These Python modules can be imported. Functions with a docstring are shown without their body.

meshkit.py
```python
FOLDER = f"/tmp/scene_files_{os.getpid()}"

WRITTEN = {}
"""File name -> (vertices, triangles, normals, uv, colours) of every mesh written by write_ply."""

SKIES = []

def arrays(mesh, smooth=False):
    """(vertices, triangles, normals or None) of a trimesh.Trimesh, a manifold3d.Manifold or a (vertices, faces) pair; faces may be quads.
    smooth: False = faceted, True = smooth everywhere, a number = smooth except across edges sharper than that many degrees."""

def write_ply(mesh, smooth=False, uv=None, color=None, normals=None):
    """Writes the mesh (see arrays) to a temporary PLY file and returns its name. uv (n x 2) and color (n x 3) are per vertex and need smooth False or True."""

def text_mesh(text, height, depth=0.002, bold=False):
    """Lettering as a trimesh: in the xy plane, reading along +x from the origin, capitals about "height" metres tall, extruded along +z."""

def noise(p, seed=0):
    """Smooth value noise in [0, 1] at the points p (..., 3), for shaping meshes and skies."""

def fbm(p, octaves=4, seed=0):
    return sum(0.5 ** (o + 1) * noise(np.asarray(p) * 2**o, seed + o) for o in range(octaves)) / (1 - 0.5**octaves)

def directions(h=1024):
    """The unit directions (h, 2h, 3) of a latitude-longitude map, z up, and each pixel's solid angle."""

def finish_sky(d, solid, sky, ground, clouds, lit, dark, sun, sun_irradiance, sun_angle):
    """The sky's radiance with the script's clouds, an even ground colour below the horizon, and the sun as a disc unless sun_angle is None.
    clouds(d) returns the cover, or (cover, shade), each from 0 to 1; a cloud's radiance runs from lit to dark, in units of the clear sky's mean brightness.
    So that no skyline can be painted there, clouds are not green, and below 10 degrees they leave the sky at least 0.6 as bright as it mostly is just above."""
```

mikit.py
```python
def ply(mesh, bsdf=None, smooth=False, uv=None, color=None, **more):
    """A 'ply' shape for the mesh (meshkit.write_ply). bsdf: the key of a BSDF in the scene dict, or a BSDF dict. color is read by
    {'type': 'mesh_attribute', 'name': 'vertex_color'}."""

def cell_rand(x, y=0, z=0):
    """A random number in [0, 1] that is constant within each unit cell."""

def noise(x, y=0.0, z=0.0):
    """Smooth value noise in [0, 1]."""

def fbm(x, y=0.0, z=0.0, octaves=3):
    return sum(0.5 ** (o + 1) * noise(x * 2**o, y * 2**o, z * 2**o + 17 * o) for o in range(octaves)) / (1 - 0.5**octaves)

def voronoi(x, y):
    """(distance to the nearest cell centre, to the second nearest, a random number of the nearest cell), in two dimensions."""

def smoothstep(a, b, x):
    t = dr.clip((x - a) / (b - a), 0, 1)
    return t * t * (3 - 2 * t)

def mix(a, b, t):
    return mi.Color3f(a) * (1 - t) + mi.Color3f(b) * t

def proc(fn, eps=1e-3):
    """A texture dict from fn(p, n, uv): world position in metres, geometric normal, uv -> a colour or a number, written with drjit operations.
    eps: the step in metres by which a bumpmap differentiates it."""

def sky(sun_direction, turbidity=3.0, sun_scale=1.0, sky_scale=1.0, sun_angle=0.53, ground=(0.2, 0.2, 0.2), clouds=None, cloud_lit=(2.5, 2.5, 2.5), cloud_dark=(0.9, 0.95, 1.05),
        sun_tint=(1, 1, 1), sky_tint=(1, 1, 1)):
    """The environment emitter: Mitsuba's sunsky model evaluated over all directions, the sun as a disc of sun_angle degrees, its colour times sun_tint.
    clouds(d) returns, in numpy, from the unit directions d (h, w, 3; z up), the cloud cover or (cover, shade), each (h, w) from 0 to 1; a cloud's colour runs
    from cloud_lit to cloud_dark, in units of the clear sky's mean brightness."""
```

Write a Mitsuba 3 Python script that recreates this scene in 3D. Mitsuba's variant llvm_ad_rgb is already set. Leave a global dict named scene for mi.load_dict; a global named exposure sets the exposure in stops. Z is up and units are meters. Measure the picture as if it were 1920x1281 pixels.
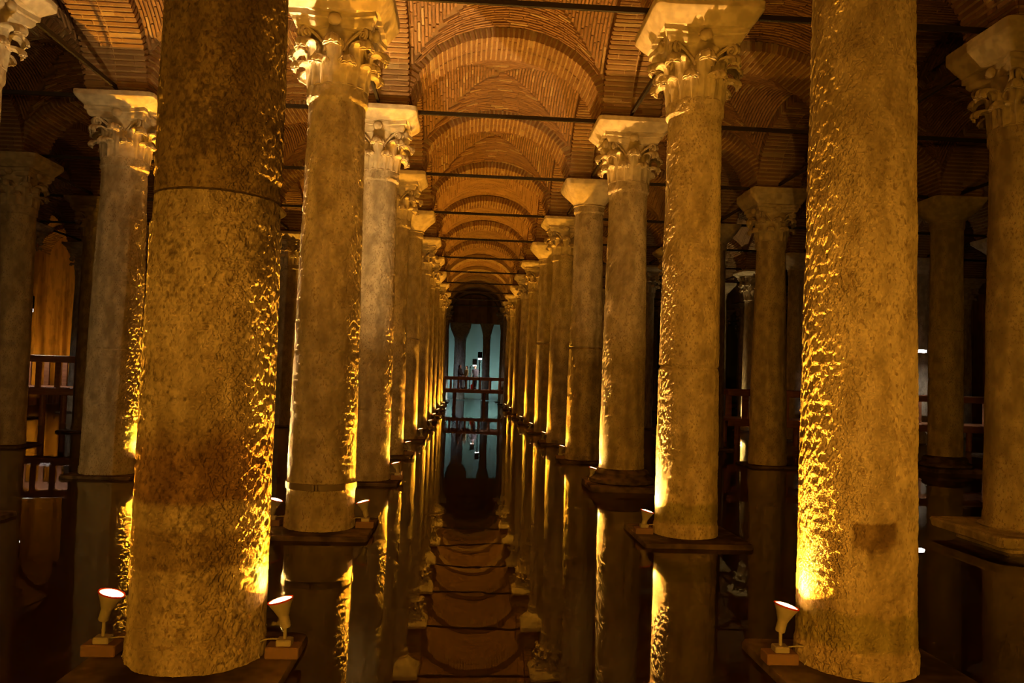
import math, random
import numpy as np, trimesh, mitsuba as mi, drjit as dr
import mikit, meshkit
from mikit import noise, fbm, smoothstep, mix, proc

random.seed(7)
rng = np.random.default_rng(7)
T = mi.ScalarTransform4f
scene, labels = {}, {}

# ------------------------------------------------------------------ camera, light levels
FOC, CX, CY, CZ = 1500.95, 1.853, -6.030, 2.018
YAW, PITCH, ROLL = 0.05616, 0.04348, 0.03235
cyw, syw = math.cos(YAW), math.sin(YAW)
_F, _R, _U = np.array([syw, cyw, 0]), np.array([cyw, -syw, 0]), np.array([0, 0, 1.0])
FWD = _F * math.cos(PITCH) + _U * math.sin(PITCH)
UPV = -_F * math.sin(PITCH) + _U * math.cos(PITCH)
EYE = np.array([CX, CY, CZ])
cam_up = -math.sin(ROLL) * _R + math.cos(ROLL) * UPV
scene['camera'] = {'type': 'perspective', 'fov': math.degrees(2 * math.atan(960 / FOC)), 'fov_axis': 'x',
                   'near_clip': 0.05, 'far_clip': 300.0,
                   'to_world': T().look_at(origin=EYE.tolist(), target=(EYE + FWD).tolist(), up=cam_up.tolist())}
exposure = 5.0
DIM = 2.0 ** -exposure     # all lamps are scaled by this, and the exposure brings them back
AMBER = np.array([1.0, 0.385, 0.026])
PALE = np.array([1.0, 0.47, 0.09])
WARM = np.array([1.0, 0.62, 0.22])
TEAL = np.array([0.42, 0.80, 0.72])
CORE = 240.0 * DIM         # narrow core of a column floodlight
BEAM = 105.0 * DIM          # strength of a column floodlight
WASH = 66.0 * DIM         # strength of the floodlights behind the camera


def spot(key, pos, target, rgb, cutoff=42, beam=14, weight=1.0):
    pos, target = np.asarray(pos, float), np.asarray(target, float)
    up = [0, 1, 0] if abs((target - pos)[2]) > 0.9 * np.linalg.norm(target - pos) else [0, 0, 1]
    scene[key] = {'type': 'spot', 'to_world': T().look_at(origin=pos.tolist(), target=target.tolist(), up=up),
                  'intensity': {'type': 'rgb', 'value': [float(c) for c in rgb]}, 'cutoff_angle': float(cutoff),
                  'beam_width': float(beam), 'sampling_weight': float(weight)}


# lamps of the visitors' walkway behind the camera, throwing their light forward along the aisles
for n, (x, y, tx, ty, k) in enumerate([(-4.0, -9.5, -1.6, 3.0, 1.0), (0.4, -10.5, 1.6, 3.0, 0.9), (3.0, -9.0, 4.0, 3.0, 1.2), (6.4, -10.0, 8.0, 3.0, 0.8)]):
    spot(f'walkway_lamp_{n}', (x, y, 1.3), (tx, ty, 0.5), AMBER * WASH * k, 42, 12, 1.5)
spot('walkway_lamp_left', (-7.4, -9.5, 1.6), (-5.0, 9.0, 2.2), WARM * WASH * 2.2, 22, 6, 1.0)
spot('walkway_lamp_right', (8.2, -10.0, 1.6), (9.4, 6.0, 2.0), AMBER * WASH * 1.5, 24, 6, 1.0)
spot('walkway_lamp_middle', (2.3, -10.0, 1.6), (3.3, 9.0, 2.4), AMBER * WASH * 1.3, 22, 8, 1.0)

# ------------------------------------------------------------------ grid of the cistern
S = 4.9
ZS = 7.20            # springing of the arches
AH = 0.575           # half width of arches and piers
A_SPAN, A_RISE = S / 2 - AH, 1.40
WATER, FOOT = -0.12, -0.06
LANES, ROWS = range(-3, 6), range(0, 13)
X_LEFT, X_RIGHT, Y_BACK, Y_FRONT = -19.0, 29.0, 66.0, -14.7


def project(p):
    q = np.asarray(p, float) - EYE
    a, b, d = q @ _R, q @ UPV, q @ FWD
    d = np.maximum(d, 1e-3) if np.ndim(d) else max(d, 1e-3)
    u, v = FOC * a / d, FOC * b / d
    cr, sr = math.cos(ROLL), math.sin(ROLL)
    return 960 + u * cr + v * sr, 640.5 - (v * cr - u * sr), d


# ------------------------------------------------------------------ materials
def diffuse(rgb):
    return {'type': 'diffuse', 'reflectance': rgb if isinstance(rgb, dict) else {'type': 'rgb', 'value': list(rgb)}}


def bumped(inner, fn, scale, eps):
    return {'type': 'twosided', 'b': {'type': 'bumpmap', 'arbitrary': proc(fn, eps), 'scale': scale, 'b': inner}}


def stone_colour(p, n, uv):
    grain = fbm(p.x * 9, p.y * 9, p.z * 5, 3)
    streak = fbm(p.x * 7 + 3, p.y * 7, p.z * 0.7, 3)
    speck = smoothstep(0.58, 0.80, fbm(p.x * 46, p.y * 46, p.z * 26, 3)) * smoothstep(0.35, 0.65, fbm(p.x * 3, p.y * 3, p.z * 2, 2))
    low = smoothstep(1.5, 0.2, p.z + 0.8 * (streak - 0.5))
    c = mix((0.31, 0.25, 0.17), (0.61, 0.525, 0.39), smoothstep(0.28, 0.72, 0.45 * grain + 0.55 * streak))
    c = mix(c, (0.20, 0.13, 0.08), 0.55 * smoothstep(0.56, 0.74, fbm(p.x * 62, p.y * 62, p.z * 24, 2)) * smoothstep(0.40, 0.60, streak))
    c = mix(c, (0.17, 0.125, 0.08), speck * 0.55)
    return mix(c, mi.Color3f(c) * mi.Color3f(0.92, 0.85, 0.62), low * 0.6)


def stain_colour(p, n, uv):
    """The dark-patched shaft nearest on the left: black lichen in blotches and a rusty tide band near the foot."""
    c = stone_colour(p, n, uv)
    area = fbm(p.x * 2.2, p.y * 2.2, p.z * 1.6, 3) + 0.12 * smoothstep(1.7, 3.0, p.z) - 0.06
    blot = smoothstep(0.50, 0.78, 0.66 * fbm(p.x * 42, p.y * 42, p.z * 24, 3) + 0.42 * area)
    c = mix(c, mi.Color3f(c) * mi.Color3f(0.66, 0.60, 0.52), smoothstep(3.235, 3.25, p.z))
    c = mix(c, (0.09, 0.065, 0.045), blot * 0.72)
    edge = 0.10 * (fbm(p.x * 5, p.y * 5, 2.0, 2) - 0.5)
    band = smoothstep(1.05, 1.12, p.z + edge) * smoothstep(1.75, 1.40, p.z + 3 * edge)
    c = mix(c, mi.Color3f(c) * mi.Color3f(0.55, 0.42, 0.34), band)
    band2 = smoothstep(0.62, 0.66, p.z + edge) * smoothstep(0.90, 0.86, p.z - edge)
    return mix(c, mi.Color3f(c) * mi.Color3f(0.62, 0.55, 0.45), band2 * 0.8)


def wet_colour(p, n, uv):
    """The pale shafts on the right: a dark squarish damp patch and a green tide mark round the foot."""
    c = mi.Color3f(stone_colour(p, n, uv)) * 1.06
    edge = 0.07 * (fbm(p.x * 9, p.y * 9, p.z * 3, 3) - 0.5)
    patch = smoothstep(4.66, 4.70, p.x + edge) * smoothstep(4.98, 4.94, p.x + edge) * smoothstep(0.80, 0.92, p.z + 3 * edge) * smoothstep(1.07, 1.04, p.z + edge) * smoothstep(0.5, 0.3, p.y)
    c = mix(c, mi.Color3f(c) * mi.Color3f(0.45, 0.38, 0.30), patch)
    green = smoothstep(0.10, 0.16, p.z + edge) * smoothstep(0.42, 0.36, p.z + 2 * edge)
    return mix(c, mi.Color3f(c) * mi.Color3f(0.62, 0.68, 0.40), green * 0.8)


def pits(p, n, uv):
    return 0.8 * fbm(p.x * 34, p.y * 34, p.z * 20, 2) + 0.75 * smoothstep(0.36, 0.66, noise(p.x * 84, p.y * 84, p.z * 50))


def slab_colour(p, n, uv):
    return mix((0.055, 0.037, 0.022), (0.14, 0.095, 0.06), smoothstep(0.3, 0.7, fbm(p.x * 6, p.y * 6, p.z * 6, 3)))


def carved_colour(p, n, uv):
    g = fbm(p.x * 8, p.y * 8, p.z * 8, 3)
    return mix((0.42, 0.36, 0.27), (0.57, 0.50, 0.38), smoothstep(0.3, 0.7, g))


def vault_colour(p, n, uv):
    """Far vaults: courses that run parallel to the nearer wall arch, too small there to build singly."""
    xl = p.x - (dr.floor(p.x / S) + 0.5) * S
    yl = p.y - (dr.floor(p.y / S) + 0.5) * S
    along = dr.select(dr.abs(yl) > dr.abs(xl), xl, yl)
    across = dr.select(dr.abs(yl) > dr.abs(xl), yl, xl)
    k = across / 0.07
    f = k - dr.floor(k)
    tone = mikit.cell_rand(dr.floor(k) + 50, dr.floor(along / 0.36 + 7 * mikit.cell_rand(dr.floor(k))), 3)
    joint = smoothstep(0.30, 0.38, f) * smoothstep(0.98, 0.90, f)
    brick = mix((0.20, 0.11, 0.06), (0.38, 0.23, 0.125), tone)
    return mix(mi.Color3f(0.32, 0.22, 0.13) * (0.8 + 0.4 * fbm(p.x * 3, p.y * 3, p.z * 3, 2)), brick, joint)


def mortar_colour(p, n, uv):
    g = fbm(p.x * 6, p.y * 6, p.z * 6, 3)
    return mix((0.13, 0.08, 0.045), (0.30, 0.20, 0.115), g)


def arch_mortar_colour(p, n, uv):
    g = fbm(p.x * 6, p.y * 6, p.z * 6, 3)
    return mix((0.27, 0.19, 0.11), (0.46, 0.34, 0.20), g)


def wall_colour(p, n, uv):
    s = p.x + p.y
    streak = fbm(s * 2.3, 0.0, p.z * 0.12, 4)
    g = fbm(s * 4, 1.0, p.z * 2, 3)
    c = mix((0.22, 0.12, 0.06), (0.55, 0.36, 0.20), smoothstep(0.3, 0.7, streak))
    return mix(c, mi.Color3f(c) * 0.6, smoothstep(0.5, 0.7, g) * 0.6)


def wood_colour(p, n, uv):
    g = fbm(p.x * 3, p.y * 14, p.z * 14, 3)
    return mix((0.22, 0.085, 0.035), (0.42, 0.18, 0.08), g)


def ripple(p, n, uv):
    return 0.6 * fbm(p.x * 1.3, p.y * 0.9, 0.0, 2) + 0.08 * fbm(p.x * 7, p.y * 4, 1.0, 2)


scene['m_stone'] = bumped(diffuse(proc(stone_colour)), pits, 0.013, 0.003)
scene['m_stained'] = bumped(diffuse(proc(stain_colour)), pits, 0.014, 0.003)
scene['m_wet'] = bumped(diffuse(proc(wet_colour)), pits, 0.013, 0.003)
scene['m_slab'] = {'type': 'twosided', 'b': diffuse(proc(slab_colour))}
scene['m_carved'] = {'type': 'twosided', 'b': diffuse(proc(carved_colour))}
scene['m_vault'] = {'type': 'twosided', 'b': diffuse(proc(vault_colour))}
scene['m_mortar'] = {'type': 'twosided', 'b': diffuse(proc(mortar_colour))}
scene['m_arch'] = {'type': 'twosided', 'b': diffuse(proc(arch_mortar_colour))}
scene['m_wall'] = {'type': 'twosided', 'b': diffuse(proc(wall_colour))}
scene['m_brick'] = {'type': 'twosided', 'b': diffuse({'type': 'mesh_attribute', 'name': 'vertex_color'})}
scene['m_wood'] = {'type': 'twosided', 'b': {'type': 'roughplastic', 'alpha': 0.3, 'diffuse_reflectance': proc(wood_colour)}}
scene['m_iron'] = {'type': 'twosided', 'b': {'type': 'roughplastic', 'alpha': 0.35, 'diffuse_reflectance': {'type': 'rgb', 'value': [0.018, 0.013, 0.010]}}}
scene['m_clamp'] = {'type': 'twosided', 'b': {'type': 'roughplastic', 'alpha': 0.3, 'diffuse_reflectance': {'type': 'rgb', 'value': [0.20, 0.15, 0.09]}}}
scene['m_black'] = {'type': 'twosided', 'b': diffuse((0.02, 0.018, 0.016))}
scene['m_lamp'] = {'type': 'twosided', 'b': {'type': 'roughplastic', 'alpha': 0.2, 'diffuse_reflectance': {'type': 'rgb', 'value': [0.34, 0.30, 0.22]}}}
scene['m_red'] = {'type': 'twosided', 'b': diffuse((0.55, 0.04, 0.03))}
scene['m_claybrick'] = {'type': 'twosided', 'b': diffuse((0.20, 0.12, 0.075))}
scene['m_backwall'] = {'type': 'twosided', 'b': diffuse((0.42, 0.44, 0.41))}
scene['m_floor'] = {'type': 'twosided', 'b': diffuse((0.10, 0.07, 0.04))}
scene['m_water'] = {'type': 'bumpmap', 'arbitrary': proc(ripple, 0.01), 'scale': 0.0030,
                    'b': {'type': 'plastic', 'int_ior': 1.29, 'diffuse_reflectance': {'type': 'rgb', 'value': [0.030, 0.014, 0.005]}}}


# ------------------------------------------------------------------ helpers
def put(key, mesh, bsdf, smooth=False, color=None, **more):
    scene[key] = mikit.ply(mesh, bsdf, smooth=smooth, color=color, **more)
    return key


COUNT = {}


def numbered(name):
    n = COUNT.get(name, 0)
    COUNT[name] = n + 1
    return name if n == 0 else f'{name}_{n:03d}'


def tag(key, label, cat=None, group=None, kind=None):
    d = {'label': label}
    if cat: d['category'] = cat
    if group: d['group'] = group
    if kind: d['kind'] = kind
    labels[key] = d


BOX_F = np.array([[0, 2, 3], [0, 3, 1], [4, 5, 7], [4, 7, 6], [0, 1, 5], [0, 5, 4], [2, 6, 7], [2, 7, 3], [0, 4, 6], [0, 6, 2], [1, 3, 7], [1, 7, 5]])
SGN = np.array([[a, b, c] for a in (-1, 1) for b in (-1, 1) for c in (-1, 1)], float)


def boxes(c, ex, ey, ez):
    """Many boxes at once: centres and three half-axis vectors, each (n, 3)."""
    c, ex, ey, ez = (np.atleast_2d(np.asarray(a, float)) for a in (c, ex, ey, ez))
    v = c[:, None] + SGN[None, :, 0:1] * ex[:, None] + SGN[None, :, 1:2] * ey[:, None] + SGN[None, :, 2:3] * ez[:, None]
    f = BOX_F[None] + (np.arange(len(c)) * 8)[:, None, None]
    return v.reshape(-1, 3), f.reshape(-1, 3)


def box(x0, x1, y0, y1, z0, z1):
    c = [(x0 + x1) / 2, (y0 + y1) / 2, (z0 + z1) / 2]
    return boxes(c, [(x1 - x0) / 2, 0, 0], [0, (y1 - y0) / 2, 0], [0, 0, (z1 - z0) / 2])


def bevel_box(x0, x1, y0, y1, z0, z1, b=0.02):
    import manifold3d as m3
    pts = []
    for x, sx in ((x0, 1), (x1, -1)):
        for y, sy in ((y0, 1), (y1, -1)):
            for z, sz in ((z0, 1), (z1, -1)):
                pts += [(x + sx * b, y + sy * b, z), (x + sx * b, y, z + sz * b), (x, y + sy * b, z + sz * b)]
    m = trimesh.convex.convex_hull(np.array(pts))
    return np.array(m.vertices), np.array(m.faces)


def join(*parts):
    vs, fs, n = [], [], 0
    for v, f in parts:
        vs.append(np.asarray(v)); fs.append(np.asarray(f) + n); n += len(v)
    return np.vstack(vs), np.vstack(fs)


def rings(grid, close=True, caps=True):
    """grid (rows, around, 3) -> closed tube mesh."""
    r, n = grid.shape[:2]
    v = grid.reshape(-1, 3)
    i, j = np.meshgrid(np.arange(r - 1), np.arange(n), indexing='ij')
    jn = (j + 1) % n
    a, b, c, d = i * n + j, i * n + jn, (i + 1) * n + jn, (i + 1) * n + j
    f = np.vstack([np.stack([a, b, c], -1).reshape(-1, 3), np.stack([a, c, d], -1).reshape(-1, 3)])
    if caps:
        v = np.vstack([v, grid[0].mean(0), grid[-1].mean(0)])
        k = np.arange(n); kn = (k + 1) % n
        f = np.vstack([f, np.stack([kn, k, k * 0 + r * n], 1), np.stack([k + (r - 1) * n, kn + (r - 1) * n, k * 0 + r * n + 1], 1)])
    return v, f


def lathe(prof, seg=32):
    prof = np.asarray(prof, float)
    a = np.arange(seg) * 2 * np.pi / seg
    g = np.stack([prof[:, :1] * np.cos(a), prof[:, :1] * np.sin(a), np.repeat(prof[:, 1:2], seg, 1)], -1)
    return rings(g)


def xform(mesh, m):
    v, f = mesh
    m = np.asarray(m, float)
    return v @ m[:3, :3].T + m[:3, 3], f


def shift(mesh, d):
    return mesh[0] + np.asarray(d, float), mesh[1]


def frame(axis):
    z = np.asarray(axis, float); z = z / np.linalg.norm(z)
    x = np.cross([0, 1, 0] if abs(z[1]) < 0.9 else [1, 0, 0], z); x /= np.linalg.norm(x)
    return np.stack([x, np.cross(z, x), z], 1)


def tube(pts, r, sides=8):
    pts = np.asarray(pts, float)
    t = np.gradient(pts, axis=0)
    g = []
    for p, d in zip(pts, t):
        m = frame(d)
        a = np.arange(sides) * 2 * np.pi / sides
        g.append(p + r * (np.cos(a)[:, None] * m[:, 0] + np.sin(a)[:, None] * m[:, 1]))
    return rings(np.array(g))


def bar(p, q, w, h):
    """A square bar from p to q, w wide and h tall."""
    p, q = np.asarray(p, float), np.asarray(q, float)
    d = q - p; L = np.linalg.norm(d); d /= L
    side = np.cross(d, [0, 0, 1]); side /= np.linalg.norm(side)
    return boxes((p + q) / 2, d * L / 2, side * w / 2, np.cross(side, d) * h / 2)


# ------------------------------------------------------------------ the setting
def sheet(x0, x1, y0, y1, z):
    return np.array([[x0, y0, z], [x1, y0, z], [x1, y1, z], [x0, y1, z]], float), np.array([[0, 1, 2], [0, 2, 3]])


put('water', sheet(X_LEFT, X_RIGHT, Y_FRONT, Y_BACK, WATER), 'm_water')
tag('water', 'still dark brown water mirroring the lit columns', 'water', kind='structure')
put('floor', box(X_LEFT, X_RIGHT, Y_FRONT, Y_BACK, -1.0, -0.9), 'm_floor')
tag('floor', 'flooded stone floor under the dark water', 'floor', kind='structure')
put('wall_left', box(X_LEFT - 0.4, X_LEFT, Y_FRONT, Y_BACK, -1.0, 9.6), 'm_wall')
tag('wall_left', 'streaked orange brown cistern wall behind the columns on the left', 'wall', kind='structure')
put('wall_right', box(X_RIGHT, X_RIGHT + 0.4, Y_FRONT, Y_BACK, -1.0, 9.6), 'm_wall')
tag('wall_right', 'dark cistern wall behind the columns on the right', 'wall', kind='structure')
put('wall_back', box(X_LEFT, X_RIGHT, Y_BACK, Y_BACK + 0.4, -1.0, 9.6), 'm_backwall')
tag('wall_back', 'pale wall washed in teal light at the far end of the central channel', 'wall', kind='structure')
put('wall_front', box(X_LEFT, X_RIGHT, Y_FRONT - 0.4, Y_FRONT, -1.0, 9.6), 'm_wall')
tag('wall_front', 'cistern wall behind the camera', 'wall', kind='structure')


put('wall_lintel', box(-8.0, 14.0, 61.5, 62.5, 6.38, 9.5), 'm_wall')
tag('wall_lintel', 'dark wall over the columns in front of the teal end wall', 'wall', kind='structure')


# vault webs
def arc(t, a=A_SPAN + 0.16, b=A_RISE + 0.20):
    return b * np.sqrt(np.clip(1 - (t / a) ** 2, 0.0, 1))


def web(x, y):
    h = np.maximum(arc(x), arc(y))
    k = np.clip(1 - (x / A_SPAN) ** 2, 0, 1) * np.clip(1 - (y / A_SPAN) ** 2, 0, 1)
    return ZS + h + 0.30 * k


def web_shell(cx, cy, n):
    t = np.linspace(-A_SPAN - 0.06, A_SPAN + 0.06, n)
    x, y = np.meshgrid(t, t, indexing='ij')
    v = np.stack([x + cx, y + cy, web(x, y) + 0.012], -1).reshape(-1, 3)
    i, j = np.meshgrid(np.arange(n - 1), np.arange(n - 1), indexing='ij')
    a, b, c, d = i * n + j, i * n + j + 1, (i + 1) * n + j + 1, (i + 1) * n + j
    return v, np.vstack([np.stack([a, b, c], -1).reshape(-1, 3), np.stack([a, c, d], -1).reshape(-1, 3)])


def brick_tone(n, r):
    t = (0.25 + 0.5 * r.random(n))[:, None]
    c = np.array([0.30, 0.165, 0.09]) * (1 - t) + np.array([0.56, 0.35, 0.19]) * t
    pale = (r.random(n) < 0.06)[:, None]
    return 0.66 * np.where(pale, np.array([0.62, 0.46, 0.28]), c)


def web_bricks(cx, cy, r):
    """The bricks of one groin vault: courses parallel to the nearer wall arch."""
    C, D = [], []
    pitch = 0.067
    for swap in (0, 1):
        for s in (-1, 1):
            for c in np.arange(0.08, A_SPAN - 0.01, pitch):
                t = -c + 0.02 + 0.25 * r.random()
                while t < c - 0.05:
                    L = min(0.26 + 0.16 * r.random(), c - t)
                    C.append((t, t + L - 0.022, s * (c + 0.006 * (r.random() - 0.5)), swap)); t += L
    C = np.array(C)
    def pt(t, c, sw):
        x = np.where(sw == 1, c, t); y = np.where(sw == 1, t, c)
        return np.stack([x, y, web(x, y)], -1)
    p, q = pt(C[:, 0], C[:, 2], C[:, 3]), pt(C[:, 1], C[:, 2], C[:, 3])
    e = 0.02 * np.sign(C[:, 2])
    m = (C[:, 0] + C[:, 1]) / 2
    w = pt(m, C[:, 2] + e, C[:, 3]) - pt(m, C[:, 2] - e, C[:, 3])
    w /= np.linalg.norm(w, axis=1, keepdims=True)
    d = q - p; L = np.linalg.norm(d, axis=1, keepdims=True); d /= L
    w -= d * (w * d).sum(1, keepdims=True); w /= np.linalg.norm(w, axis=1, keepdims=True)
    n = np.cross(d, w); n *= np.sign(-n[:, 2:3])
    off = (0.014 * (r.random(len(C)) - 0.5))[:, None]
    c = (p + q) / 2 + n * off + [cx, cy, 0]
    v, f = boxes(c + n * 0.014, d * L / 2, w * (0.018 + 0.004 * r.random((len(C), 1))), n * 0.022)
    return v, f, np.repeat(brick_tone(len(C), r), 8, 0)


# arches: ellipse intrados; local axes: span direction u, depth direction w
def arch_points(n):
    th = np.linspace(0, np.pi, 400)
    x, z = -A_SPAN * np.cos(th), A_RISE * np.sin(th)
    s = np.concatenate([[0], np.cumsum(np.hypot(np.diff(x), np.diff(z)))])
    t = np.interp((np.arange(n) + 0.5) / n * s[-1], s, th)
    nx, nz = -np.cos(t) / A_SPAN, np.sin(t) / A_RISE
    k = np.hypot(nx, nz)
    return np.stack([-A_SPAN * np.cos(t), A_RISE * np.sin(t)], 1), np.stack([nx / k, nz / k], 1), s[-1] / n


def arch_core(cx, cy, along_x, n=24, bottom=False):
    th = np.linspace(0, np.pi, n)
    x, z = -A_SPAN * np.cos(th), A_RISE * np.sin(th)
    xo, zo = -(A_SPAN + 0.24) * np.cos(th), (A_RISE + 0.19) * np.sin(th)
    g = []
    for X, Z, XO, ZO in zip(x, z, xo, zo):
        g.append([(X, -AH + 0.02, Z), (X, AH - 0.02, Z), (XO, AH - 0.02, ZO), (XO, -AH + 0.02, ZO)])
    v, f = rings(np.array(g, float))
    if not along_x:
        v = v[:, [1, 0, 2]] * [1, 1, 1]; f = f[:, ::-1]
    return v + [cx, cy, ZS], f


def arch_bricks(cx, cy, along_x, r, n=50):
    """Voussoirs of two half rings; returns centre, half axes, tones, which ring (0 = low side)."""
    p, nn, step = arch_points(n)
    C, EU, EW, EN, RING = [], [], [], [], []
    for ring in (0, 1):
        lo, hi = (-AH, -0.012) if ring == 0 else (0.012, AH)
        for i in range(n):
            tx, tz = nn[i][1], -nn[i][0]
            cuts = [(lo, hi)]
            if r.random() < 0.45:
                m = lo + (hi - lo) * (0.36 if r.random() < 0.5 else 0.64)
                cuts = [(lo, m - 0.01), (m + 0.01, hi)]
            for a, b in cuts:
                da = 0.010 * r.random(); pr = 0.012 * r.random()
                ra, rb = -0.014 - pr, 0.185 + 0.02 * r.random()
                if a == -AH: a -= da
                if b == AH: b += da
                mid = (ra + rb) / 2
                hw = step * (0.25 + 0.07 * r.random())
                C.append((p[i][0] + nn[i][0] * mid, (a + b) / 2, p[i][1] + nn[i][1] * mid))
                EU.append((tx * hw, 0, tz * hw)); EW.append((0, (b - a) / 2, 0))
                EN.append((nn[i][0] * (rb - ra) / 2, 0, nn[i][1] * (rb - ra) / 2)); RING.append(ring)
    C, EU, EW, EN = (np.array(a, float) for a in (C, EU, EW, EN))
    if not along_x:
        C, EU, EW, EN = (a[:, [1, 0, 2]] for a in (C, EU, EW, EN))
    return C + [cx, cy, ZS], EU, EW, EN, brick_tone(len(C), r) * 0.80, np.array(RING)


scene_bricks_v, scene_bricks_f, scene_bricks_c, nb = [], [], [], 0


def stuff(v, f, c):
    global nb
    scene_bricks_v.append(v); scene_bricks_f.append(f + nb); scene_bricks_c.append(c); nb += len(v)


def in_view(p, margin=250):
    x, y, d = project(p)
    return d > 0.5 and -margin < x < 1920 + margin and -margin < y < 1281 + margin


tag('ceiling', 'brick ceiling of groin vaults on round arches', 'ceiling', kind='structure')
BAY_COLS = range(-4, 6)
NEAR = 27.0
single = 0
for i in BAY_COLS:
    for k in range(-3, 13):
        cx, cy = (i + 0.5) * S, (k + 0.5) * S
        if not (X_LEFT - 2.5 < cx < X_RIGHT): continue
        far = np.hypot(cx - CX, cy - CY)
        seen = any(in_view((cx + a, cy + b, 8.3)) for a in (-1.8, 0, 1.8) for b in (-1.8, 0, 1.8))
        key = numbered('ceiling__vault')
        near = seen and far < NEAR
        put(key, web_shell(cx, cy, 33 if near else 17), 'm_mortar' if near else 'm_vault', smooth=30)
        if near:
            stuff(*web_bricks(cx, cy, rng))
SINGLE = {(0, 2, True): 0, (0, 3, True): 0, (0, 1, False): None, (1, 1, False): None, (-1, 1, False): None, (-1, 2, True): 0}
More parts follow.
